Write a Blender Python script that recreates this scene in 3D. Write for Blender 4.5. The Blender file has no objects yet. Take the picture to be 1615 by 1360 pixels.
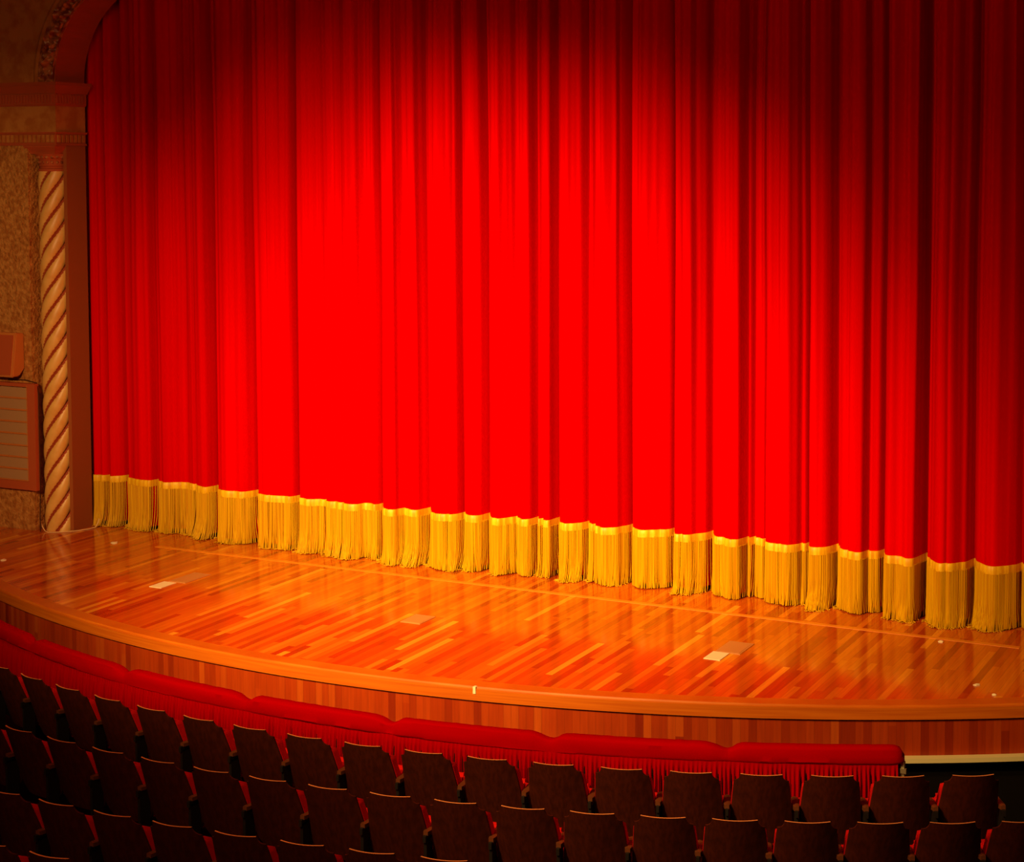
import bpy, bmesh, math, random
from mathutils import Vector, Matrix, noise
PI = math.pi; R_ = math.radians
S = bpy.context.scene; C = S.collection
random.seed(7)

# ------------------------------------------------------------------ camera
F, PX, PY, TH, H = 2690.0, 980.0, 425.0, R_(3.5), 5.65
W_, H_ = 1615.0, 1360.0
yaw = math.atan2(1240 * math.cos(TH), F)
fwd = Vector((-math.sin(yaw) * math.cos(TH), math.cos(yaw) * math.cos(TH), -math.sin(TH)))
rt = Vector((math.cos(yaw), math.sin(yaw), 0)); up = rt.cross(fwd)
cam = bpy.data.objects.new('camera', bpy.data.cameras.new('camera')); C.objects.link(cam)
M = Matrix((rt, up, -fwd)).transposed().to_4x4(); M.translation = Vector((0, 0, H))
cam.matrix_world = M
cam.data.sensor_fit = 'HORIZONTAL'; cam.data.sensor_width = 36
cam.data.lens = F / W_ * 36
cam.data.shift_x = (W_ / 2 - PX) / W_
cam.data.shift_y = (PY - H_ / 2) / W_
cam.data.clip_start = .1; cam.data.clip_end = 100
S.camera = cam

# ------------------------------------------------------------------ light
S.view_settings.view_transform = 'Standard'; S.view_settings.look = 'None'
S.view_settings.gamma = 1; S.view_settings.exposure = 0.0; S.view_settings.use_curve_mapping = False
w = bpy.data.worlds.new('world'); S.world = w; w.use_nodes = True
w.node_tree.nodes['Background'].inputs[0].default_value = (1, .35, .1, 1)
w.node_tree.nodes['Background'].inputs[1].default_value = .012

def spot(name, loc, to, power, col, ang, blend, size):
    l = bpy.data.lights.new(name, 'SPOT'); l.energy = power; l.color = col
    l.spot_size = R_(ang); l.spot_blend = blend; l.shadow_soft_size = size
    o = bpy.data.objects.new(name, l); C.objects.link(o); o.location = loc
    o.rotation_euler = (Vector(to) - Vector(loc)).to_track_quat('-Z', 'Y').to_euler(); return o
def area(name, loc, to, power, col, sx, sy, spread=180):
    l = bpy.data.lights.new(name, 'AREA'); l.energy = power; l.color = col; l.shape = 'RECTANGLE'
    l.size = sx; l.size_y = sy; l.spread = R_(spread)
    o = bpy.data.objects.new(name, l); C.objects.link(o); o.location = loc
    o.rotation_euler = (Vector(to) - Vector(loc)).to_track_quat('-Z', 'Y').to_euler(); return o
WARM = (1, .66, .22)
spot('stage_spotlight', (-11.0, 3.0, 8.6), (-11.0, 17.2, 2.35), 9600, WARM, 41, 1.0, .2)
spot('stage_spotlight', (-9.5, 3.0, 8.6), (-9.0, 17.2, 2.1), 16500, WARM, 40, 1.0, .2)
spot('stage_spotlight', (-7.0, 3.0, 8.6), (-4.8, 17.0, -0.6), 4300, WARM, 38, 1.0, .2)
spot('wash_spotlight', (-7.0, 5.0, 9.0), (-6.2, 15.6, 0.9), 3000, (1, .62, .20), 56, 1.0, .3)
area('auditorium_light', (-6.5, 2.0, 9.6), (-7.8, 12.5, 0), 600, (1, .45, .15), 10, 3)
spot('wall_spotlight', (-10.5, 7.0, 6.2), (-17.1, 16.8, 2.9), 2300, (1, .58, .22), 43, 1.0, .4)

# ------------------------------------------------------------------ materials
def mat(name, col, rough=.6, spec=.3, metal=0, bump=None, var=None, coat=0):
    m = bpy.data.materials.new(name); m.use_nodes = True
    nt = m.node_tree; b = nt.nodes['Principled BSDF']
    b.inputs['Base Color'].default_value = (*col, 1); b.inputs['Roughness'].default_value = rough
    b.inputs['Specular IOR Level'].default_value = spec; b.inputs['Metallic'].default_value = metal
    b.inputs['Coat Weight'].default_value = coat
    if var or bump:
        tc = nt.nodes.new('ShaderNodeTexCoord')
    if var:      # var = (second colour, scale vector, detail, low, high)
        c2, sc, det, lo, hi = var
        mp = nt.nodes.new('ShaderNodeMapping'); mp.inputs['Scale'].default_value = sc
        n = nt.nodes.new('ShaderNodeTexNoise'); n.inputs['Scale'].default_value = 1; n.inputs['Detail'].default_value = det
        r = nt.nodes.new('ShaderNodeMapRange'); r.inputs[1].default_value = lo; r.inputs[2].default_value = hi
        mx = nt.nodes.new('ShaderNodeMix'); mx.data_type = 'RGBA'
        mx.inputs[6].default_value = (*col, 1); mx.inputs[7].default_value = (*c2, 1)
        nt.links.new(tc.outputs['Object'], mp.inputs[0]); nt.links.new(mp.outputs[0], n.inputs[0])
        nt.links.new(n.outputs[0], r.inputs[0]); nt.links.new(r.outputs[0], mx.inputs[0])
        nt.links.new(mx.outputs[2], b.inputs['Base Color'])
    if bump:     # bump = (scale vector, strength, distance)
        sc, st, di = bump
        mp = nt.nodes.new('ShaderNodeMapping'); mp.inputs['Scale'].default_value = sc
        n = nt.nodes.new('ShaderNodeTexNoise'); n.inputs['Scale'].default_value = 1; n.inputs['Detail'].default_value = 5
        bp = nt.nodes.new('ShaderNodeBump'); bp.inputs['Strength'].default_value = st; bp.inputs['Distance'].default_value = di
        nt.links.new(tc.outputs['Object'], mp.inputs[0]); nt.links.new(mp.outputs[0], n.inputs[0])
        nt.links.new(n.outputs[0], bp.inputs['Height']); nt.links.new(bp.outputs[0], b.inputs['Normal'])
    return m

def plank_mat(name, pw, pl, cols, axis='y', rough=.22, spec=.5, arc=None, seam=.25, light=.12):
    """strips pw wide and pl long running along y (floor) or z (riser, arc = (cx, cy, r))."""
    m = bpy.data.materials.new(name); m.use_nodes = True
    nt = m.node_tree; N = nt.nodes; L = nt.links; b = N['Principled BSDF']
    tc = N.new('ShaderNodeTexCoord'); sp = N.new('ShaderNodeSeparateXYZ'); L.new(tc.outputs['Object'], sp.inputs[0])
    def mth(op, a, c=None):
        n = N.new('ShaderNodeMath'); n.operation = op
        for i, v in enumerate((a, c)):
            if v is None: continue
            if isinstance(v, (int, float)): n.inputs[i].default_value = v
            else: L.new(v, n.inputs[i])
        return n.outputs[0]
    if arc:
        u = mth('MULTIPLY', mth('ARCTAN2', mth('SUBTRACT', sp.outputs[0], arc[0]), mth('SUBTRACT', arc[1], sp.outputs[1])), arc[2])
        v = sp.outputs[2]
    else:
        u = sp.outputs[0] if axis == 'y' else sp.outputs[1]
        v = sp.outputs[1] if axis == 'y' else sp.outputs[0]
    us = mth('DIVIDE', u, pw); ui = mth('FLOOR', us)
    wn = N.new('ShaderNodeTexWhiteNoise'); wn.noise_dimensions = '1D'; L.new(ui, wn.inputs['W'])
    vs = mth('ADD', mth('DIVIDE', v, pl), mth('MULTIPLY', wn.outputs[0], 7.3)); vi = mth('FLOOR', vs)
    cx = N.new('ShaderNodeCombineXYZ'); L.new(ui, cx.inputs[0]); L.new(vi, cx.inputs[1])
    wn2 = N.new('ShaderNodeTexWhiteNoise'); wn2.noise_dimensions = '2D'; L.new(cx.outputs[0], wn2.inputs['Vector'])
    cr = N.new('ShaderNodeValToRGB'); L.new(wn2.outputs[0], cr.inputs[0])
    e = cr.color_ramp.elements
    while len(e) < len(cols): e.new(.5)
    for i, (p, c) in enumerate(cols): e[i].position = p; e[i].color = (*c, 1)
    # grain
    mp = N.new('ShaderNodeMapping')
    mp.inputs['Scale'].default_value = (60, 3, 3) if axis == 'y' and not arc else (40, 40, 3)
    nz = N.new('ShaderNodeTexNoise'); nz.inputs['Scale'].default_value = 1; nz.inputs['Detail'].default_value = 3
    L.new(tc.outputs['Object'], mp.inputs[0]); L.new(mp.outputs[0], nz.inputs[0])
    g = mth('ADD', mth('MULTIPLY', nz.outputs[0], .5), .75)
    fr = mth('FRACT', us); ed = mth('MINIMUM', fr, mth('SUBTRACT', 1, fr))
    st = N.new('ShaderNodeMapRange'); st.inputs[1].default_value = 0; st.inputs[2].default_value = .06
    st.inputs[3].default_value = 1 - seam; st.inputs[4].default_value = 1; L.new(ed, st.inputs[0])
    g2 = mth('MULTIPLY', g, st.outputs[0])
    vm = N.new('ShaderNodeVectorMath'); vm.operation = 'SCALE'; L.new(cr.outputs[0], vm.inputs[0]); L.new(g2, vm.inputs[3])
    L.new(vm.outputs[0], b.inputs['Base Color'])
    b.inputs['Roughness'].default_value = rough; b.inputs['Specular IOR Level'].default_value = spec
    return m

m_velvet = mat('red_velvet', (.62, .0, .0), .8, 0, var=((.50, .0, .0), (14, 14, .12), 3, .35, .7))
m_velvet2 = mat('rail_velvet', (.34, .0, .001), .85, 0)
m_gold = mat('gold_fringe', (.64, .35, .0), .55, .2, var=((.50, .22, .0), (60, 60, .8), 2, .35, .65))
m_goldband = mat('gold_heading', (.80, .46, .008), .5, .3, var=((.62, .28, .0), (25, 25, 2), 2, .4, .6))
m_floor = plank_mat('stage_planks', .072, 1.15, [(0, (.34, .034, .002)), (.22, (.48, .062, .003)), (.5, (.55, .090, .004)),
            (.75, (.60, .118, .005)), (.93, (.66, .16, .008)), (1, (.82, .30, .02))], rough=.13, spec=.75)
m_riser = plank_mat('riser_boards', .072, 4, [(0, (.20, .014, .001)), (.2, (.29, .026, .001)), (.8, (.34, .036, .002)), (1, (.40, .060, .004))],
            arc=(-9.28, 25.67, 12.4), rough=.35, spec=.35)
m_border = mat('border_board', (.58, .13, .005), .3, .45, var=((.48, .085, .003), (2, 2, 30), 3, .35, .65))
m_fascia = mat('fascia_board', (.56, .125, .005), .35, .4, var=((.46, .085, .003), (1.2, 1.2, 45), 3, .35, .65))
m_tape = mat('floor_inlay', (.70, .21, .012), .3, .4)
m_cream = mat('cream_paint', (.62, .50, .25), .6, .3)
m_black = mat('black_paint', (.004, .002, .001), .9, .1)
m_carpet = mat('dark_carpet', (.018, .002, .001), .95, 0)
m_plaster = mat('rough_plaster', (.52, .22, .055), .85, .1, bump=((26, 26, 26), 1, .035), var=((.36, .12, .025), (15, 15, 15), 6, .4, .62))
m_plain = mat('ochre_plaster', (.50, .19, .045), .8, .1, var=((.40, .12, .022), (6, 6, 6), 4, .4, .6))
m_redpaint = mat('terracotta_paint', (.42, .075, .022), .7, .2)
m_jamb = mat('brown_paint', (.30, .075, .018), .7, .2)
m_ornament = mat('gilded_relief', (.50, .17, .05), .38, .7, var=((.20, .03, .008), (12, 12, 12), 4, .4, .6))
m_rib = mat('column_ochre', (.72, .40, .11), .42, .5, var=((.64, .31, .07), (6, 6, 6), 3, .4, .65))
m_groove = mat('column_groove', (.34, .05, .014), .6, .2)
m_grillepanel = mat('grille_cloth', (.40, .21, .10), .85, .1, bump=((60, 60, 60), .4, .01))
m_speaker = mat('tan_casing', (.55, .17, .035), .55, .3)
m_seatwood = mat('seat_veneer', (.070, .010, .003), .62, .12, var=((.042, .006, .002), (40, 40, 2.5), 3, .35, .65))
m_seatedge = mat('plywood_edge', (.75, .26, .09), .5, .3)
m_seatred = mat('red_upholstery', (.55, .004, .003), .8, .1)
m_iron = mat('black_iron', (.010, .006, .005), .5, .4)
m_arm = mat('arm_wood', (.12, .03, .008), .5, .3)
m_white = mat('white_tape', (.80, .62, .38), .7, .2)
m_grey = mat('grey_plate', (.50, .20, .055), .4, .4)
m_cord = mat('pale_cord', (.75, .48, .22), .7, .2)
m_darkcord = mat('dark_cord', (.05, .015, .006), .7, .2)
m_metal = mat('bracket_metal', (.30, .25, .15), .4, .5, metal=.6)

# ------------------------------------------------------------------ helpers
def obj(name, bm, m, parent=None, smooth=False):
    bmesh.ops.recalc_face_normals(bm, faces=bm.faces)
    me = bpy.data.meshes.new(name); bm.to_mesh(me); bm.free()
    for x in (m if isinstance(m, (list, tuple)) else [m]): me.materials.append(x)
    if smooth:
        for p in me.polygons: p.use_smooth = True
        try: me.set_sharp_from_angle(angle=R_(40))
        except Exception: pass
    o = bpy.data.objects.new(name, me); C.objects.link(o)
    if parent: o.parent = parent; o.matrix_parent_inverse = Matrix.Translation(parent.location).inverted() if parent.type == 'EMPTY' and parent.rotation_euler.z == 0 else Matrix()
    return o
def tag(o, label=None, cat=None, group=None, kind=None):
    if label: o['label'] = label
    if cat: o['category'] = cat
    if group: o['group'] = group
    if kind: o['kind'] = kind
    return o
def empty(name, loc, label, cat, group=None):
    o = bpy.data.objects.new(name, None); C.objects.link(o); o.location = loc; o.empty_display_size = .1
    return tag(o, label, cat, group)
def box(bm, x0, x1, y0, y1, z0, z1, mi=0):
    v = [bm.verts.new(p) for p in ((x0,y0,z0),(x1,y0,z0),(x1,y1,z0),(x0,y1,z0),(x0,y0,z1),(x1,y0,z1),(x1,y1,z1),(x0,y1,z1))]
    fs = []
    for f in ((0,3,2,1),(4,5,6,7),(0,1,5,4),(1,2,6,5),(2,3,7,6),(3,0,4,7)):
        q = bm.faces.new([v[i] for i in f]); q.material_index = mi; fs.append(q)
    return v
def grid(bm, P, closed_u=False, mi=0):
    V = [[bm.verts.new(p) for p in row] for row in P]
    for i in range(len(V) - 1):
        n = len(V[i])
        for j in range(n if closed_u else n - 1):
            k = (j + 1) % n
            f = bm.faces.new((V[i][j], V[i][k], V[i+1][k], V[i+1][j])); f.material_index = mi
    return V
def tube(bm, pts, r, n=6, cap=True, radii=None):
    rows = []
    for i, p in enumerate(pts):
        p = Vector(p); a = Vector(pts[max(0, i-1)]); b = Vector(pts[min(len(pts)-1, i+1)])
        t = (b - a).normalized(); u = t.cross(Vector((0, 0, 1)))
        if u.length < .05: u = t.cross(Vector((0, 1, 0)))
        u.normalize(); v = t.cross(u); rr = radii[i] if radii else r
        rows.append([p + (u * math.cos(2*PI*k/n) + v * math.sin(2*PI*k/n)) * rr for k in range(n)])
    V = grid(bm, rows, True)
    if cap: bm.faces.new(V[0][::-1]); bm.faces.new(V[-1])
def lathe(bm, cx, cy, prof, n=32):
    rows = [[(cx + r*math.cos(2*PI*k/n), cy + r*math.sin(2*PI*k/n), z) for k in range(n)] for r, z in prof]
    V = grid(bm, rows, True); bm.faces.new(V[0][::-1]); bm.faces.new(V[-1])
def arcp(c, r, a):      # a in degrees, 0 points at the audience (-y), positive to +x
    return (c[0] + r*math.sin(R_(a)), c[1] - r*math.cos(R_(a)))
def ring(bm, c, prof, a0, a1, n, caps=True, mi=0):
    """sweep the closed (r, z) profile around centre c"""
    rows = []
    for i in range(n + 1):
        a = a0 + (a1 - a0) * i / n
        rows.append([(*arcp(c, r, a), z) for r, z in prof])
    V = grid(bm, rows, True, mi)
    if caps: bm.faces.new(V[0][::-1]); bm.faces.new(V[-1])
def vn(x, y=0.0, z=0.0): return noise.noise(Vector((x, y, z)))

ZS = .9                        # stage floor level
SC = (-9.28, 25.67)            # centre of the stage apron arc
RC = (-8.63, 23.64)            # centre of the rail arc
HC = (-8.80, 24.00)            # centre of the seat rows
XC = -9.2                      # centre line of the stage

# ------------------------------------------------------------------ house floor, pit, stage
bm = bmesh.new()
for r0, r1, z in ((11.66, 12.95, 0), (12.95, 14.05, .05), (14.05, 15.25, .12), (15.25, 24.0, .18)):
    ring(bm, HC, [(r0, -1.4), (r1, -1.4), (r1, z), (r0, z)], -62, 62, 64)
tag(obj('floor', bm, m_carpet), 'dark stepped auditorium floor beneath the rows of seats', 'floor', kind='structure')
bm = bmesh.new()
ring(bm, HC, [(8.6, -1.45), (11.70, -1.45), (11.70, -1.38), (8.6, -1.38)], -62, 62, 48)
tag(obj('pit_floor', bm, m_black), 'black floor of the orchestra pit behind the red rail', 'floor', kind='structure')

# stage floor plate: arc front, straight back
bm = bmesh.new()
front = [arcp(SC, 12.285, a) for a in [(-46 + 92 * i / 90) for i in range(91)]]
pts = front + [(front[-1][0], 19.2), (front[0][0], 19.2)]
top = [bm.verts.new((x, y, ZS)) for x, y in pts]; bot = [bm.verts.new((x, y, ZS - .1)) for x, y in pts]
bm.faces.new(top); bm.faces.new(bot[::-1])
for i in range(len(pts)):
    j = (i + 1) % len(pts); bm.faces.new((bot[i], bot[j], top[j], top[i]))
tag(obj('stage_floor', bm, m_floor), 'glossy orange wooden stage floor of narrow planks running upstage', 'stage', kind='structure')

bm = bmesh.new()
ring(bm, SC, [(12.285, ZS - .10), (12.455, ZS - .10), (12.455, ZS - .012), (12.443, ZS + .003), (12.285, ZS + .003)], -46, 46, 120)
tag(obj('trim_1', bm, m_border), 'light wooden border board along the curved front edge of the stage', 'trim', kind='structure')
bm = bmesh.new()
ring(bm, SC, [(12.43, ZS - .125), (12.462, ZS - .125), (12.462, ZS - .02), (12.43, ZS - .02)], -46, 46, 120)
tag(obj('trim_2', bm, m_fascia), 'orange fascia strip under the nosing of the curved stage edge', 'trim', kind='structure')
bm = bmesh.new()
ring(bm, SC, [(12.30, .41), (12.435, .41), (12.435, ZS - .10), (12.30, ZS - .10)], -46, 46, 120)
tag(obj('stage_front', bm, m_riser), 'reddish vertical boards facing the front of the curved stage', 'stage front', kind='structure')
bm = bmesh.new()
ring(bm, SC, [(12.28, .405), (12.52, .405), (12.52, .445), (12.28, .445)], -46, 46, 120)
tag(obj('trim_3', bm, m_cream), 'thin cream ledge along the foot of the stage front, right of the red rail', 'trim', kind='structure')
bm = bmesh.new()
ring(bm, SC, [(12.25, -1.4), (12.38, -1.4), (12.38, .405), (12.25, .405)], -46, 46, 90)
tag(obj('pit_wall', bm, m_black), 'black wall of the orchestra pit below the cream ledge', 'wall', kind='structure')
bm = bmesh.new(); box(bm, -14.05, -3.35, 16.64, 16.71, ZS, ZS + .004)
tag(obj('trim_4', bm, m_tape), 'pale wooden strip inlaid across the stage floor in front of the fringe', 'trim', kind='structure')

# ------------------------------------------------------------------ curtains
HEM = [(-15.64,17.35),(-15.58,17.40),(-15.53,17.37),(-15.47,17.43),(-15.38,17.37),(-15.27,17.47),(-15.22,17.54),(-15.1,17.4),(-14.84,17.32),(-14.66,17.35),(-14.66,17.46),(-14.59,17.38),(-14.44,17.31),(-14.28,17.43),(-14.19,17.44),(-14.04,17.39),(-13.9,17.32),(-13.75,17.27),(-13.70,17.42),(-13.64,17.40),(-13.51,17.22),(-13.4,17.18),(-13.12,17.23),(-13.06,17.33),(-13.0,17.38),(-12.9,17.22),(-12.73,17.16),(-12.58,17.19),(-12.4,17.23),(-12.36,17.29),(-12.34,17.38),(-12.27,17.2),(-12.11,17.16),(-11.99,17.24),(-11.91,17.23),(-11.82,17.15),(-11.71,17.19),(-11.49,17.11),(-11.39,17.15),(-11.36,17.26),(-11.30,17.28),(-11.19,17.22),(-11.13,17.34),(-11.0,17.11),(-10.88,17.03),(-10.81,17.06),(-10.80,17.16),(-10.74,17.21),(-10.64,17.14),(-10.56,17.16),(-10.54,17.25),(-10.47,17.33),(-10.36,17.15),(-10.23,17.06),(-10.05,17.1),(-10.0,17.23),(-9.97,17.28),(-9.86,17.16),(-9.74,17.19),(-9.69,17.36),(-9.56,17.16),(-9.44,17.13),(-9.31,17.32),(-9.18,17.21),(-9.11,17.24),(-9.07,17.35),(-8.95,17.28),(-8.87,17.27),(-8.86,17.39),(-8.81,17.43),(-8.7,17.24),(-8.61,17.21),(-8.49,17.3),(-8.43,17.39),(-8.35,17.34),(-8.3,17.29),(-8.15,17.19),(-8.0,17.25),(-7.97,17.37),(-7.90,17.47),(-7.83,17.34),(-7.71,17.25),(-7.56,17.32),(-7.49,17.39),(-7.43,17.41),(-7.38,17.48),(-7.28,17.23),(-7.13,17.23),(-7.07,17.34),(-6.99,17.42),(-6.92,17.48),(-6.84,17.32),(-6.73,17.3),(-6.62,17.21),(-6.54,17.25),(-6.49,17.35),(-6.37,17.45),(-6.28,17.37),(-6.21,17.26),(-6.0,17.22),(-5.93,17.24),(-5.87,17.32),(-5.77,17.42),(-5.73,17.26),(-5.65,17.24),(-5.55,17.3),(-5.5,17.42),(-5.44,17.43),(-5.39,17.31),(-5.22,17.19),(-5.13,17.2),(-5.09,17.31),(-5.0,17.34),(-4.94,17.39),(-4.87,17.2),(-4.78,17.2),(-4.73,17.23),(-4.62,17.14),(-4.56,17.17),(-4.53,17.34),(-4.47,17.36),(-4.38,17.2),(-4.27,17.06),(-4.13,17.12),(-4.07,17.22),(-4.01,17.25),(-3.96,17.36),(-3.9,17.28),(-3.83,17.21),(-3.75,17.15),(-3.6,17.25),(-3.54,17.36),(-3.46,17.4)]
left_ext = [(-16.25, 17.45), (-16.12, 17.38), (-16.0, 17.46), (-15.88, 17.38), (-15.76, 17.46)]
right_ext = [(-3.36, 17.22), (-3.2, 17.2), (-3.1, 17.36), (-2.98, 17.24), (-2.8, 17.22), (-2.7, 17.38), (-2.5, 17.3), (-2.2, 17.4)]
HEM = left_ext + HEM + right_ext
STEP = .011
def resample(P):
    out = []
    for (x0, y0), (x1, y1) in zip(P, P[1:]):
        n = max(1, round(math.hypot(x1-x0, y1-y0) / STEP))
        out += [(x0 + (x1-x0)*i/n, y0 + (y1-y0)*i/n) for i in range(n)]
    out.append(P[-1])
    k = [math.exp(-(i/2.2)**2/2) for i in range(-6, 7)]; s = sum(k); k = [q/s for q in k]
    N = len(out)
    return [tuple(sum(k[j+6] * out[min(N-1, max(0, i+j))][a] for j in range(-6, 7)) for a in (0, 1)) for i in range(N)]
seam = min(range(len(HEM)), key=lambda i: abs(HEM[i][0] + 9.97) + abs(HEM[i][1] - 17.28))
HEMZ = 1.57
def cloth_pt(curve, s, z, amp=1.0):
    """point on the cloth at sample s (float) and height z"""
    n = len(curve) - 1; s = min(max(s, 0), n - 1e-4); i = int(s); f = s - i
    x = curve[i][0]*(1-f) + curve[i+1][0]*f; y = curve[i][1]*(1-f) + curve[i+1][1]*f
    h = max(0, min(1, (z - 1.6) / 6.5))
    mean = 17.28
    y = mean + (y - mean) * (1 - .1*h)
    L = s * STEP
    y += (.010 + .014*h) * vn(L*13.0, z*.10, 3.1) * 1.6 + (.002 + .004*h)*math.sin(L*62 + 3*vn(L*2, z*.1, 8))
    x += .035*h*vn(x*1.7, z*.22, 5.5) + .012*vn(x*4, z*.5, 9.5)*min(1, h*3)
    return x, y
CREASES = [(px, d) for px, d in ((-14.665, .15), (-13.68, .16), (-13.02, .15), (-12.345, .17), (-11.90, .05), (-11.13, .12), (-10.77, .05), (-10.50, .12), (-9.985, .07),
           (-9.70, .10), (-9.31, .05), (-9.07, .15), (-8.98, .10), (-8.83, .17), (-8.43, .11), (-8.30, .08), (-7.90, .16), (-7.38, .18), (-6.95, .17), (-6.42, .10),
           (-6.49, .14), (-6.27, .12), (-5.85, .08), (-5.77, .12), (-5.48, .13), (-5.10, .09), (-4.95, .16), (-4.50, .20), (-3.99, .20), (-3.50, .12), (-3.1, .15),
           (-15.22, .14), (-15.45, .08), (-14.0, .05), (-12.70, .03), (-11.6, .03), (-10.1, .03), (-7.2, .03), (-6.05, .03), (-5.3, .03), (-4.2, .03))]
def crease(curve):
    """add a narrow deep pinch to the cloth at every crease"""
    out = []
    for x, y in curve:
        e = sum(.8 * d * math.exp(-((x - c) / (.014 + .06*d))**2) for c, d in CREASES)
        out.append((x, y + e))
    return out
def make_curtain(P, label, salt):
    curve = crease(resample(P)); n = len(curve)
    root = empty('stage_curtain', (curve[n//2][0], 17.28, ZS), label, 'curtain', 'stage curtains')
    zs = [ZS + .06, 1.2, 1.45, HEMZ, 1.75, 2.0, 2.4] + [2.4 + (9.7 - 2.4) * i / 22 for i in range(1, 23)]
    bm = bmesh.new()
    frontg, backg = [], []
    for z in zs:
        fr, bk = [], []
        for i in range(n):
            x, y = cloth_pt(curve, i, z)
            if z < HEMZ - .01: y += .022
            fr.append((x, y, z)); bk.append((x, y + .008, z))
        frontg.append(fr); backg.append(bk)
    A = grid(bm, frontg); B = grid(bm, backg)
    for G0, G1 in ((A[0], B[0]), (A[-1], B[-1])):
        for j in range(n - 1): bm.faces.new((G0[j], G0[j+1], G1[j+1], G1[j]))
    for j in (0, n-1):
        for i in range(len(zs) - 1): bm.faces.new((A[i][j], A[i+1][j], B[i+1][j], B[i][j]))
    obj('curtain_cloth', bm, m_velvet, root, True)
    # heading band of the fringe
    bm = bmesh.new(); rows = []
    for z, o in ((HEMZ - .085, -.002), (HEMZ - .085, -.017), (HEMZ - .05, -.020), (HEMZ - .008, -.017), (HEMZ, -.010), (HEMZ, .0)):
        rows.append([(cloth_pt(curve, i, z)[0], cloth_pt(curve, i, z)[1] + o, z + .004*vn(i*.05, salt)) for i in range(0, n, 1)])
    grid(bm, rows)
    tag(obj('fringe_heading', bm, m_goldband, root, True), 'flat gold braid heading the fringe')
    # thin cord along the top of the heading
    # hanging strands
    bm = bmesh.new(); q = 0.0
    while q < n - 1:
        s0 = q; c = vn(q*.035, salt, 1.0); c2 = vn(q*.12, salt, 4.0)
        # strands lean towards the middle of their bunch, opening gaps between bunches
        sway = 2.0*c + 3.2*c2
        curl = max(0, vn(q*.02 + 7, salt, 2.0) + .08) * .13
        zb = ZS + .006 + random.random()*.010; top_z = HEMZ - .07
        rows = []; K = 7
        ov = random.uniform(-.003, .003)
        for k in range(K + 1):
            t = k / K
            z = top_z + (zb - top_z) * t
            x, y = cloth_pt(curve, s0 + sway * t*t, z)
            y += -.010 + ov - curl * t**5; x += .008*random.uniform(-1, 1)*t**4
            r = .0066 if k < K else .006
            rows.append([(x - r, y, z), (x, y - r, z), (x + r, y, z), (x, y + r, z)])
        if curl > .012 and random.random() < .8:     # the tip lies on the floor
            x, y, z = rows[-1][0]; dx = random.uniform(-.05, .05)
            x += dx; y -= random.uniform(.02, .05); z = ZS + .008; r = .006
            rows.append([(x - r, y, z), (x, y, z - .004), (x + r, y, z), (x, y, z + r)])
        V = grid(bm, rows, True); bm.faces.new(V[-1])
        q += random.uniform(.95, 1.25)
    tag(obj('fringe_strands', bm, m_gold, root, False), 'long gold bullion strands brushing the stage floor')
    return root
make_curtain(HEM[:seam + 1], 'left half of the tall red velvet stage curtain with gold fringe, nearest the twisted column', 1.3)
make_curtain([(HEM[seam][0] + .004, HEM[seam][1] - .03)] + HEM[seam + 1:], 'right half of the tall red velvet stage curtain with gold fringe, away from the column', 6.7)

# ------------------------------------------------------------------ proscenium
YW, YB = 16.75, 17.28
XL = -15.62
XR = 2*XC - XL
SPR = 6.70
def arch(r_off=0.0):
    """opening outline from the left springing over to the right springing, grown outwards by r_off"""
    P = []; r = 1.27
    cx, cz = XL + r, SPR
    for i in range(25):
        a = R_(80 * i / 24); P.append((cx - (r + r_off) * math.cos(a), cz + (r + r_off) * math.sin(a)))
    x1, z1 = P[-1]; tx, tz = math.sin(R_(80)), math.cos(R_(80))
    for i in range(1, 13):
        u = i / 12; d = (XC - x1) * u
        P.append((x1 + d, z1 + d * tz / tx * (1 - .5*u)))
    return P + [(2*XC - x, z) for x, z in P[::-1][1:]]
A = arch()
ZT = 9.9
def slab(bm, y0, y1, poly):
    a = [bm.verts.new((x, y0, z)) for x, z in poly]; b = [bm.verts.new((x, y1, z)) for x, z in poly]
    bm.faces.new(a); bm.faces.new(b[::-1])
    for i in range(len(poly)):
        j = (i+1) % len(poly); bm.faces.new((a[i], b[i], b[j], a[j]))
# wall left of the opening: plaster pier with a notch for the column
bm = bmesh.new()
slab(bm, YW, YW + .5, [(-24, ZS - .2), (-16.10, ZS - .2), (-16.10, 5.90), (-24, 5.90)])
slab(bm, 17.215, 17.27, [(-16.10, ZS), (-15.68, ZS), (-15.68, 5.89), (-16.10, 5.89)])
tag(obj('wall_left', bm, m_plaster), 'rough ochre plaster wall left of the twisted column', 'wall', kind='structure')
bm = bmesh.new()
slab(bm, 16.93, YB, [(-15.675, ZS), (XL, ZS), (XL, 5.90), (-15.675, 5.90)])
slab(bm, 17.2, YB, [(-15.9, ZS), (-15.675, ZS), (-15.675, 5.90), (-15.9, 5.90)])
tag(obj('trim_5', bm, m_jamb), 'plain brown jamb strip between the twisted column and the red curtain', 'trim', kind='structure')
bm = bmesh.new()
rx = XR
slab(bm, YW, YB, [(rx, ZS), (rx + 7, ZS), (rx + 7, SPR), (rx, SPR)])
tag(obj('wall_right', bm, m_plaster), 'plaster wall right of the stage opening, outside the picture', 'wall', kind='structure')
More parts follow.
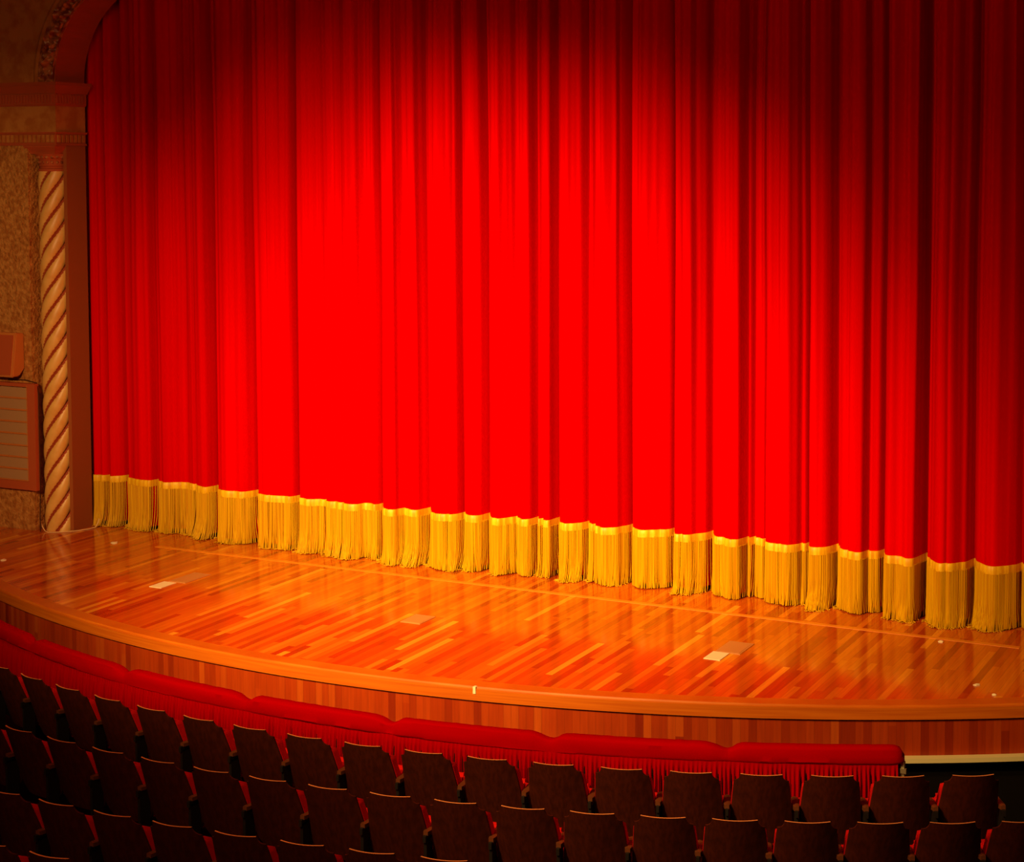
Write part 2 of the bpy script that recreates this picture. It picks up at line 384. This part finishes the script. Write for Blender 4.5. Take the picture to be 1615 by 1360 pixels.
# wall over the opening, soffit thins towards the crown
bm = bmesh.new()
out = [(-24, SPR)] + [(x, ZT) if 0 < i < len(A)-1 else (x, ZT) for i, (x, z) in enumerate(A)] + [(rx + 7, SPR)]
fr, bk = [], []
for i, (x, z) in enumerate(A):
    m = min(i, len(A)-1-i); yb = YB if m < 17 else YB - (YB - 17.0) * min(1, (m-17)/8)
    fr.append((bm.verts.new((x, YW, z)), bm.verts.new((x, YW, ZT)))); bk.append((bm.verts.new((x, yb, z)), bm.verts.new((x, yb, ZT))))
for i in range(len(A) - 1):
    bm.faces.new((fr[i][0], fr[i+1][0], fr[i+1][1], fr[i][1]))
    f = bm.faces.new((fr[i][0], bk[i][0], bk[i+1][0], fr[i+1][0])); f.material_index = 1
    bm.faces.new((bk[i][0], bk[i][1], bk[i+1][1], bk[i+1][0]))
    bm.faces.new((fr[i][1], fr[i+1][1], bk[i+1][1], bk[i][1]))
box(bm, -24, XL, YW, YB, SPR, ZT); box(bm, XR, XR + 7, YW, YB, SPR, ZT)
tag(obj('wall_front', bm, [m_plain, m_redpaint]), 'dim ochre wall above the cornice with the arched stage opening and terracotta soffit', 'wall', kind='structure')
bm = bmesh.new(); box(bm, -24, XR + 7, 19.2, 19.35, ZS - .2, ZT)
tag(obj('wall_back', bm, m_black), 'back wall of the stage hidden behind the curtain', 'wall', kind='structure')
bm = bmesh.new(); box(bm, -24, 5.2, -4, 19.3, ZT, ZT + .1)
tag(obj('ceiling', bm, m_plain), 'auditorium ceiling above the picture', 'ceiling', kind='structure')
# ornate band and plain moulding around the arch
root = empty('arch_moulding', (XL, YW, SPR), 'carved gilded band following the curve of the stage arch at top left', 'moulding')
bm = bmesh.new()
half = 30
inner, outer = arch(.005), arch(.25)
cnt = len(inner)
def arc_dense(off, n):
    P = arch(off); o = []
    L = [0]
    for p, q in zip(P, P[1:]): L.append(L[-1] + math.hypot(q[0]-p[0], q[1]-p[1]))
    k = 0
    for i in range(n + 1):
        t = L[-1] * i / n
        while k < len(L) - 2 and L[k+1] < t: k += 1
        f = (t - L[k]) / (L[k+1] - L[k]); o.append((P[k][0]*(1-f) + P[k+1][0]*f, P[k][1]*(1-f) + P[k+1][1]*f))
    return o
NN = 1300
I, O = arc_dense(.005, NN), arc_dense(.25, NN)
rows = []
for i in range(NN + 1):
    row = [(O[i][0], YW, O[i][1])]
    for j in range(17):
        t = j / 16
        x = O[i][0]*(1-t) + I[i][0]*t; z = O[i][1]*(1-t) + I[i][1]*t
        d = .02
        if j in (0, 16): d = .035
        elif j in (1, 15): d = .012
        else:
            a = vn(x*10, 2, z*10); b2 = vn(x*20, 7, z*20)
            leaf = abs(math.sin(i*.085 + math.sin(t*6.3)*1.4))
            d = .012 + .06*leaf*math.sin(PI*t) + .07*max(-.3, a) + .04*b2
        row.append((x, YW - max(.003, d), z))
    row.append((I[i][0], YW, I[i][1]))
    rows.append(row)
grid(bm, rows)
obj('carved_band', bm, m_ornament, root, True)
bm = bmesh.new()
P0, P1, P2 = arc_dense(.25, 200), arc_dense(.29, 200), arc_dense(.33, 200)
grid(bm, [[(P0[i][0], YW, P0[i][1]), (P0[i][0], YW-.03, P0[i][1]), (P1[i][0], YW-.045, P1[i][1]), (P2[i][0], YW-.025, P2[i][1]), (P2[i][0], YW, P2[i][1])] for i in range(201)])
obj('outer_bead', bm, m_plain, root, True)

# entablature
root = empty('entablature', (XL, YW, 5.90), 'terracotta and ochre cornice with rows of dentils above the twisted column', 'cornice')
def band(bm, z0, z1, p0, p1=None):
    """horizontal band, front and return face, projecting p0 (bottom) to p1 (top)"""
    p1 = p0 if p1 is None else p1
    lo = [(-24, YW - p0), (XL + p0, YW - p0), (XL + p0, YB), (-24, YB)]
    hi = [(-24, YW - p1), (XL + p1, YW - p1), (XL + p1, YB), (-24, YB)]
    a = [bm.verts.new((x, y, z0)) for x, y in lo]; b = [bm.verts.new((x, y, z1)) for x, y in hi]
    bm.faces.new(a[::-1]); bm.faces.new(b)
    for i in range(4): j = (i+1) % 4; bm.faces.new((a[i], a[j], b[j], b[i]))
bm = bmesh.new(); band(bm, 6.07, 6.40, .005); obj('frieze', bm, m_plain, root)
bm = bmesh.new()
band(bm, 6.40, 6.425, .012, .03); band(bm, 6.425, 6.56, .03); band(bm, 6.56, 6.58, .05, .06); band(bm, 6.58, 6.66, .06, .11); band(bm, 6.66, 6.70, .12)
x = -17.6
while x < XL - .02:
    box(bm, x, x + .026, YW - .045, YW - .029, 6.44, 6.545); x += .05
y = YW - .01
while y < YB - .05: box(bm, XL + .029, XL + .042, y, y + .026, 6.44, 6.545); y += .05
x = -17.6
while x < XL + .04: box(bm, x, x + .03, YW - .085, YW - .070, 6.625, 6.65); x += .075
obj('cornice_moulding', bm, m_redpaint, root)
bm = bmesh.new(); band(bm, 5.90, 5.925, .03, .02); band(bm, 5.925, 6.045, .008); band(bm, 6.045, 6.07, .03, .04); obj('architrave', bm, m_redpaint, root)
bm = bmesh.new()
x = -17.6
while x < XL: box(bm, x, x + .045, YW - .032, YW - .006, 5.94, 6.035); x += .074
y = YW + .01
while y < YB - .05: box(bm, XL + .006, XL + .030, y, y + .045, 5.94, 6.035); y += .074
tag(obj('dentils', bm, m_plain, root), 'ochre dentil blocks')

# twisted column
CX, CY, CR = -15.89, 17.0, .20
root = empty('twisted_column', (CX, CY, ZS), 'pale ochre barley-twist column with red grooves at the left of the stage', 'column')
bm = bmesh.new()
z0, z1 = ZS, 5.57; NR, NA = 420, 96
rows = []; gro = []
for i in range(NR + 1):
    z = z0 + (z1 - z0) * i / NR; row = []; gr = []
    for k in range(NA):
        th = 2*PI*k/NA
        ph = (5 * (th - 2*PI * z / 1.46 ) / (2*PI)) % 1.0
        u = abs(ph - .5) * 2      # 1 at groove, 0 on the rib crest
        b = math.sqrt(max(0, 1 - u*u)) if u < 1 else 0
        r = CR - .052 + .055 * b
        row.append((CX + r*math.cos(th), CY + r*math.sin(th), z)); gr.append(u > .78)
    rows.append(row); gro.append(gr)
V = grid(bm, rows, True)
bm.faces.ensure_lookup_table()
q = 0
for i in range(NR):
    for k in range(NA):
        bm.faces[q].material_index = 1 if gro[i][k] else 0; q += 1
bm.faces.new(V[0][::-1]); bm.faces.new(V[-1])
obj('twisted_shaft', bm, [m_rib, m_groove], root, True)
bm = bmesh.new()
lathe(bm, CX, CY, [(.16, 5.565), (.195, 5.57), (.20, 5.585), (.195, 5.60), (.175, 5.61), (.175, 5.625), (.19, 5.64), (.18, 5.66), (.185, 5.70), (.20, 5.735), (.215, 5.745), (.215, 5.76), (.23, 5.775), (.235, 5.79)])
cap = obj('capital', bm, m_redpaint, root, True)
bm = bmesh.new()
for k in range(20):
    a = 2*PI*k/20
    bmesh.ops.create_uvsphere(bm, u_segments=8, v_segments=6, radius=.024, matrix=Matrix.Translation((CX + .205*math.cos(a), CY + .205*math.sin(a), 5.755)))
    bmesh.ops.create_uvsphere(bm, u_segments=8, v_segments=6, radius=.017, matrix=Matrix.Translation((CX + .19*math.cos(a), CY + .19*math.sin(a), 5.685)))
obj('carved_beads', bm, m_ornament, cap, True)
bm = bmesh.new()
def frust(z0, z1, a, b):
    va = [bm.verts.new((CX + sx*a, CY + sy*a, z0)) for sx, sy in ((-1,-1),(1,-1),(1,1),(-1,1))]
    vb = [bm.verts.new((CX + sx*b, CY + sy*b, z1)) for sx, sy in ((-1,-1),(1,-1),(1,1),(-1,1))]
    bm.faces.new(va[::-1]); bm.faces.new(vb)
    for i in range(4): j = (i+1) % 4; bm.faces.new((va[i], va[j], vb[j], vb[i]))
frust(5.79, 5.82, .20, .215); frust(5.82, 5.88, .215, .26); frust(5.88, 5.90, .265, .265)
obj('abacus', bm, m_redpaint, root)

# ventilation grille on the left wall
GX0, GX1, GZ0, GZ1 = -16.95, -16.0, 1.44, 2.83
root = empty('wall_grille', (-16.5, YW, GZ0), 'framed grille of horizontal panels on the plaster wall left of the column', 'grille')
bm = bmesh.new()
fy = YW - .07
for a in ((GX0, GX0 + .15, GZ0, GZ1), (GX1 - .125, GX1, GZ0, GZ1), (GX0 + .15, GX1 - .125, GZ1 - .045, GZ1), (GX0 + .15, GX1 - .125, GZ0, GZ0 + .11)):
    box(bm, a[0], a[1], fy, YW, a[2], a[3])
obj('frame', bm, m_redpaint, root)
n = 8; zh = (GZ1 - .045 - GZ0 - .11) / n
for i in range(n):
    zb = GZ0 + .11 + i*zh
    bm = bmesh.new(); box(bm, GX0 + .15, GX1 - .14, YW - .03, YW - .005, zb + .012, zb + zh)
    pn = obj('panel', bm, m_grillepanel, root)
    bm = bmesh.new(); box(bm, GX0 + .15, GX1 - .14, YW - .042, YW - .005, zb - .010, zb + .012)
    for k in range(34):
        x = GX0 + .16 + k * (GX1 - GX0 - .32) / 34
        box(bm, x, x + .010, YW - .05, YW - .042, zb - .006, zb + .008)
    obj('beaded_bar', bm, m_speaker, pn)
bm = bmesh.new()
for k in range(55):
    z = GZ0 + .12 + k*.0228; box(bm, GX1 - .14, GX1 - .125, fy - .006, YW - .02, z, z + .013)
obj('bead_strip', bm, m_speaker, root)

# wall speaker, front tilted down
root = empty('wall_speaker', (-16.55, YW, 3.2), 'tan box speaker jutting from the plaster wall above the grille', 'speaker')
bm = bmesh.new()
X0, X1 = -17.0, -16.22
prof = [(16.53, 2.92), (16.66, 2.93), (16.75, 3.02), (16.75, 3.48), (16.61, 3.49)]
a = [bm.verts.new((X1, y, z)) for y, z in prof]; b = [bm.verts.new((X0, y, z)) for y, z in prof]
bm.faces.new(a); bm.faces.new(b[::-1])
for i in range(5): j = (i+1) % 5; bm.faces.new((a[i], b[i], b[j], a[j]))
bmesh.ops.bevel(bm, geom=bm.edges[:], offset=.012, segments=2, affect='EDGES')
obj('casing', bm, m_speaker, root)
bm = bmesh.new()
g = [(16.536, 2.95), (16.522, 2.95), (16.594, 3.46), (16.608, 3.46)]
a = [bm.verts.new((X1 - .04, y, z)) for y, z in g]; b = [bm.verts.new((X0 + .04, y, z)) for y, z in g]
bm.faces.new(a); bm.faces.new(b[::-1])
for i in range(4): j = (i+1) % 4; bm.faces.new((a[i], b[i], b[j], a[j]))
obj('speaker_front', bm, m_redpaint, root)

# cords
bm = bmesh.new()
P = [(-15.99, 16.72, 1.05), (-15.965, 16.74, .96), (-15.93, 16.745, .912), (-15.86, 16.72, .907), (-15.78, 16.75, .907), (-15.68, 16.83, .907), (-15.58, 16.95, .907), (-15.52, 17.10, .907), (-15.50, 17.20, .912), (-15.48, 17.23, .97), (-15.47, 17.24, 1.02)]
tube(bm, P, .0065, 8); tag(obj('cord', bm, m_cord, None, True), 'thin pale cord looped round the foot of the twisted column', 'cord')
bm = bmesh.new()
P = [(-16.5, 16.735, 2.86), (-16.2, 16.735, 2.87), (-16.01, 16.735, 2.84), (-15.985, 16.735, 2.7), (-15.985, 16.735, 2.2), (-15.985, 16.735, 1.6), (-15.99, 16.735, 1.35), (-15.965, 16.70, 1.1), (-15.955, 16.69, .91)]
tube(bm, P, .007, 6); tag(obj('cable', bm, m_darkcord, None, True), 'thin dark cable running over and down beside the wall grille', 'cable')

# ------------------------------------------------------------------ things on the stage floor
def pocket(px, py, w_, d_, white, label):
    r = empty('floor_pocket', (px, py, ZS), label, 'floor plate', 'floor pockets in the stage')
    bm = bmesh.new(); box(bm, px - w_/2, px + w_/2, py - d_/2, py + d_/2, ZS, ZS + .005)
    box(bm, px - w_/2 + .02, px + w_/2 - .02, py - d_/2 + .02, py + d_/2 - .02, ZS + .005, ZS + .007); obj('cover_plate', bm, m_grey, r)
    if white:
        bm = bmesh.new(); box(bm, px + white[0] - .085, px + white[0] + .085, py + white[1] - .13, py + white[1] + .13, ZS, ZS + .006); obj('white_patch', bm, m_white, r)
pocket(-12.62, 15.54, .24, .46, (-.07, -.39), 'tan plate with a white patch set in the stage floor at the left')
pocket(-9.29, 15.10, .24, .32, None, 'dull tan plate without a white patch near the middle of the stage floor')
pocket(-5.90, 15.50, .26, .40, (-.06, -.34), 'tan plate with a white patch set in the stage floor at the right')
def scrap(x, y, s, label):
    bm = bmesh.new(); n = 9
    c = bm.verts.new((x, y, ZS + .018)); V = []
    for i in range(n):
        a = 2*PI*i/n; r = s*(.7 + .5*random.random()); V.append(bm.verts.new((x + r*math.cos(a), y + r*math.sin(a), ZS + .002 + .012*random.random())))
    for i in range(n): bm.faces.new((c, V[i], V[(i+1) % n]))
    lo = [bm.verts.new((v.co.x, v.co.y, ZS)) for v in V]
    for i in range(n): j = (i+1) % n; bm.faces.new((V[i], lo[i], lo[j], V[j]))
    bm.faces.new(lo)
    tag(obj('paper_scrap', bm, m_white), label, 'scrap', 'white scraps on the stage')
scrap(-3.46, 15.29, .028, 'small white scrap near the front right of the stage floor')
scrap(-4.11, 16.55, .030, 'small white scrap beside the pale floor strip at the right')
scrap(-3.25, 15.06, .018, 'tiny faint scrap at the front border of the stage, far right')
scrap(-14.66, 16.60, .045, 'small pale scrap on the stage floor near the left end of the fringe')
scrap(-15.23, 15.31, .035, 'small pale scrap on the stage floor at the far left edge')
bm = bmesh.new(); cxy = arcp(SC, 12.464, math.degrees(math.atan2(-7.60 - SC[0], SC[1] - 13.3)))
box(bm, cxy[0] - .014, cxy[0] + .014, cxy[1] - .004, cxy[1] + .03, ZS - .06, ZS + .005)
tag(obj('tape_piece', bm, m_white), 'short white tape mark over the stage edge near the middle', 'tape')

# ------------------------------------------------------------------ red rail in front of the pit
RR = 11.435
root = empty('orchestra_rail', (RC[0], RC[1] - RR, 0), 'curved orchestra rail wrapped in red velvet with a pleated skirt behind the front seats', 'rail')
a_end = 26.05
def rail_sec(a0, a1, last):
    bm = bmesh.new(); rows = []; n = 40
    for i in range(n + 1):
        a = a0 + (a1 - a0) * i / n
        dl = (a - a0); dr = (a1 - a)
        pin = 0
        pin = max(pin, math.exp(-(dl/.32)**2)) if True else 0
        if last: en = 1 - math.sqrt(max(0, 1 - (1 - min(1, dr/.55))**2))
        else: pin = max(pin, math.exp(-(dr/.55)**2)); en = 0
        topz = .925 - .050*pin - .075*en + .004*vn(a*3)
        botz = .772 + .004*vn(a*2, 4) + .02*en
        wo = .062 - .015*pin - .05*en; zc = (topz + botz)/2; hh = (topz - botz)/2
        row = []
        for k in range(16):
            t = 2*PI*k/16; c, s_ = math.cos(t), math.sin(t)
            rr = RR + wo * math.copysign(abs(c)**.45, c); zz = zc + hh * math.copysign(abs(s_)**.5, s_)
            rr += .004*math.sin(zz*95 + a*.3) + .006*vn(a*1.2, zz*14, 2)
            row.append((*arcp(RC, rr, a), zz))
        rows.append(row)
    V = grid(bm, rows, True); bm.faces.new(V[0][::-1]); bm.faces.new(V[-1])
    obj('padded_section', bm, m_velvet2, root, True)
cuts = [-34.1, -26.6, -19.08, -11.1, -3.3, 4.25, 11.5, 18.85, a_end]
for i in range(len(cuts) - 1): rail_sec(cuts[i], cuts[i+1], i == len(cuts) - 2)
bm = bmesh.new(); rows = []
zz_ = [.785, .755, .71, .60, .45, .30]
n = 3600
pl = []
for i in range(n + 1):
    a = -34.1 + (a_end - .3 + 34.1) * i / n; s = R_(a) * RR
    p = math.sin(s*2*PI/.038 + 2.2*vn(s*5)) * (.6 + .5*vn(s*9, 3)) + .3*math.sin(s*2*PI/.113 + 2*vn(s*3, 8))
    pl.append((a, p))
for z in zz_:
    am = .003 + .030*min(1, (.76 - z)/.15)
    rows.append([(*arcp(RC, RR + .045 + am*p, a + .03*vn(a*6, z*5)), z) for a, p in pl])
rows = rows + [[(x, y + .02, z) for x, y, z in r] for r in rows[::-1]]
grid(bm, rows)
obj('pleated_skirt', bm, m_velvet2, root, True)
bm = bmesh.new(); ring(bm, RC, [(RR - .03, 0), (RR + .03, 0), (RR + .03, .80), (RR - .03, .80)], -34.1, a_end - .4, 90)
obj('rail_panel', bm, m_black, root)
ex, ey = arcp(RC, RR, a_end - .05)
bm = bmesh.new(); box(bm, ex - .015, ex + .015, ey - .02, ey + .02, 0, .79); box(bm, ex - .015, ex + .035, ey - .035, ey - .015, .70, .74)
tag(obj('end_bracket', bm, m_metal, root), 'dull metal end post')

# ------------------------------------------------------------------ seats (built at the origin: x along the row, +y to the stage, z up)
BL, BA = .70, R_(21)
def back_w(t):
    if t < .1: return .165 + .052*(1 - math.sqrt(max(0, 1 - (t/.1)**2)))
    if t < .80: return .217 + .040*((t - .1)/.7)
    return .257 - .085*((t - .80)/.20)**2.2
def back_p(u, t, dy=0):      # u metres from the middle
    return Vector((u, t*BL*math.sin(BA) + .075*(u/.25)**2*(1 - .3*t) + dy, .85 - t*BL*math.cos(BA)))
def make_seat():
    root = bpy.data.objects.new('theatre_seat', None); C.objects.link(root); root.empty_display_size = .1
    ts = [0, .01, .02, .035, .05, .07, .085, .095, .1] + [.1 + .7*i/8 for i in range(1, 9)] + [.80 + .2*i/6 for i in range(1, 7)]
    nu = 14
    bm = bmesh.new(); A_, B_ = [], []
    for t in ts:
        wv = back_w(t)
        A_.append([bm.verts.new(back_p(wv*(2*j/nu - 1), t)) for j in range(nu + 1)])
        B_.append([bm.verts.new(back_p(wv*(2*j/nu - 1), t, .014)) for j in range(nu + 1)])
    for i in range(len(ts) - 1):
        for j in range(nu):
            bm.faces.new((A_[i][j], A_[i][j+1], A_[i+1][j+1], A_[i+1][j])); bm.faces.new((B_[i][j], B_[i+1][j], B_[i+1][j+1], B_[i][j+1]))
        for j in (0, nu):
            f = bm.faces.new((A_[i][j], A_[i+1][j], B_[i+1][j], B_[i][j])); f.material_index = 0
    for j in range(nu):
        f = bm.faces.new((A_[0][j], B_[0][j], B_[0][j+1], A_[0][j+1])); f.material_index = 1
        bm.faces.new((A_[-1][j], A_[-1][j+1], B_[-1][j+1], B_[-1][j]))
    obj('backrest', bm, [m_seatwood, m_seatedge], root, True)
    # upholstered pad on the front of the back
    bm = bmesh.new(); A_, B_ = [], []
    tt = [.145 + .40*i/10 for i in range(11)]
    for i, t in enumerate(tt):
        e = .0 if i in (0, 10) else 1
        wv = back_w(t) + (.005 if i > 0 else -.012)
        A_.append([bm.verts.new(back_p(wv*(2*j/nu - 1), t, .0145)) for j in range(nu + 1)])
        B_.append([bm.verts.new(back_p(wv*(2*j/nu - 1), t, .0145 + (.085 if 0 < j < nu else .07)*(1 if i > 0 else .5))) for j in range(nu + 1)])
    for i in range(10):
        for j in range(nu):
            bm.faces.new((A_[i][j], A_[i][j+1], A_[i+1][j+1], A_[i+1][j])); bm.faces.new((B_[i][j], B_[i+1][j], B_[i+1][j+1], B_[i][j+1]))
        for j in (0, nu): bm.faces.new((A_[i][j], A_[i+1][j], B_[i+1][j], B_[i][j]))
    for k in (0, -1):
        for j in range(nu): bm.faces.new((A_[k][j], A_[k][j+1], B_[k][j+1], B_[k][j]))
    obj('back_cushion', bm, m_seatred, root, True)
    # seat cushion, tipped up
    bm = bmesh.new()
    v = box(bm, -.235, .235, 0, .10, 0, .34)
    bmesh.ops.bevel(bm, geom=bm.edges[:], offset=.035, segments=3, affect='EDGES')
    bmesh.ops.rotate(bm, verts=bm.verts[:], cent=(0, 0, 0), matrix=Matrix.Rotation(R_(-14), 3, 'X'))
    bmesh.ops.translate(bm, verts=bm.verts[:], vec=(0, .30, .24))
    obj('seat_cushion', bm, m_seatred, root, True)
    add_arm(root, -.272)
    return root
def add_arm(root, x):
    bm = bmesh.new()
    box(bm, x - .012, x + .012, .12, .24, 0.02, .50); box(bm, x - .012, x + .012, .10, .42, .48, .53); box(bm, x - .03, x + .03, .08, .40, 0, .02)
    obj('standard', bm, m_iron, root)
    bm = bmesh.new(); rows = []
    for i in range(9):
        t = i/8; y = .13 + .32*t; z = .545 - .012*math.sin(t*PI*.5) - (.03*(t-.8)/.2 if t > .8 else 0); wv = .026*(1 if 0 < i < 8 else .7)
        rows.append([(x - wv, y, z - .02), (x - wv, y, z + .010), (x, y, z + .018), (x + wv, y, z + .010), (x + wv, y, z - .02)])
    V = grid(bm, rows, True); bm.faces.new(V[0][::-1]); bm.faces.new(V[-1])
    obj('armrest', bm, m_arm, root, True)
proto = make_seat()
def copy_seat():
    r = proto.copy(); C.objects.link(r)
    for ch in proto.children:
        c = ch.copy(); C.objects.link(c); c.parent = r
    return r
ORD = ['first', 'second', 'third', 'fourth', 'fifth', 'sixth', 'seventh', 'eighth', 'ninth', 'tenth', 'eleventh', 'twelfth', 'thirteenth',
       'fourteenth', 'fifteenth', 'sixteenth', 'seventeenth', 'eighteenth', 'nineteenth']
used = False
def place(a, r, zf, label, group):
    global used
    o = proto if not used else copy_seat(); used = True
    x, y = arcp(HC, r, a); o.location = (x, y, zf); o.rotation_euler = (0, 0, R_(a))
    tag(o, label, 'seat', group); return o
ends = []
n1 = 18
for i in range(-1, 17):
    k = 16 - i
    lab = ('dark wooden seat at the right end of the front row, against the black pit' if k == 0 else
           'dark wooden seat in the front row by the red rail, %s from its right end' % ORD[k])
    o = place(-13.30 + 2.59*i, 12.36, 0, lab, 'front row theatre seats')
    if k == 0: last_seat = o
for i in range(-1, 17):
    k = 16 - i
    lab = ('dark wooden seat in the second row, cut off by the right photo edge' if k == 0 else
           'dark wooden seat in the second row, %s from the right photo edge' % ORD[k])
    place(-7.42 + 2.245*i, 13.44, .05, lab, 'second row theatre seats')
for i in range(-1, 8):
    k = i + 1
    place(-2.50 + 2.055*i, 14.62, .12, 'dark wooden seat in the third row, %s from the left photo edge' % ORD[k], 'third row theatre seats')
for i in range(-1, 2):
    place(2.37 + 2.0*(i), 15.50, .18, 'dark wooden seat in the nearest row at bottom left, %s from the left edge' % ORD[i + 1], 'fourth row theatre seats')
# the end seat of the front row also has an outer standard and armrest
bpy.context.view_layer.update()
for ch in list(last_seat.children):
    if ch.name.startswith(('standard', 'armrest')):
        c = ch.copy(); c.data = ch.data; C.objects.link(c); c.parent = last_seat; c.location = (.544, 0, 0)
bpy.context.view_layer.update()
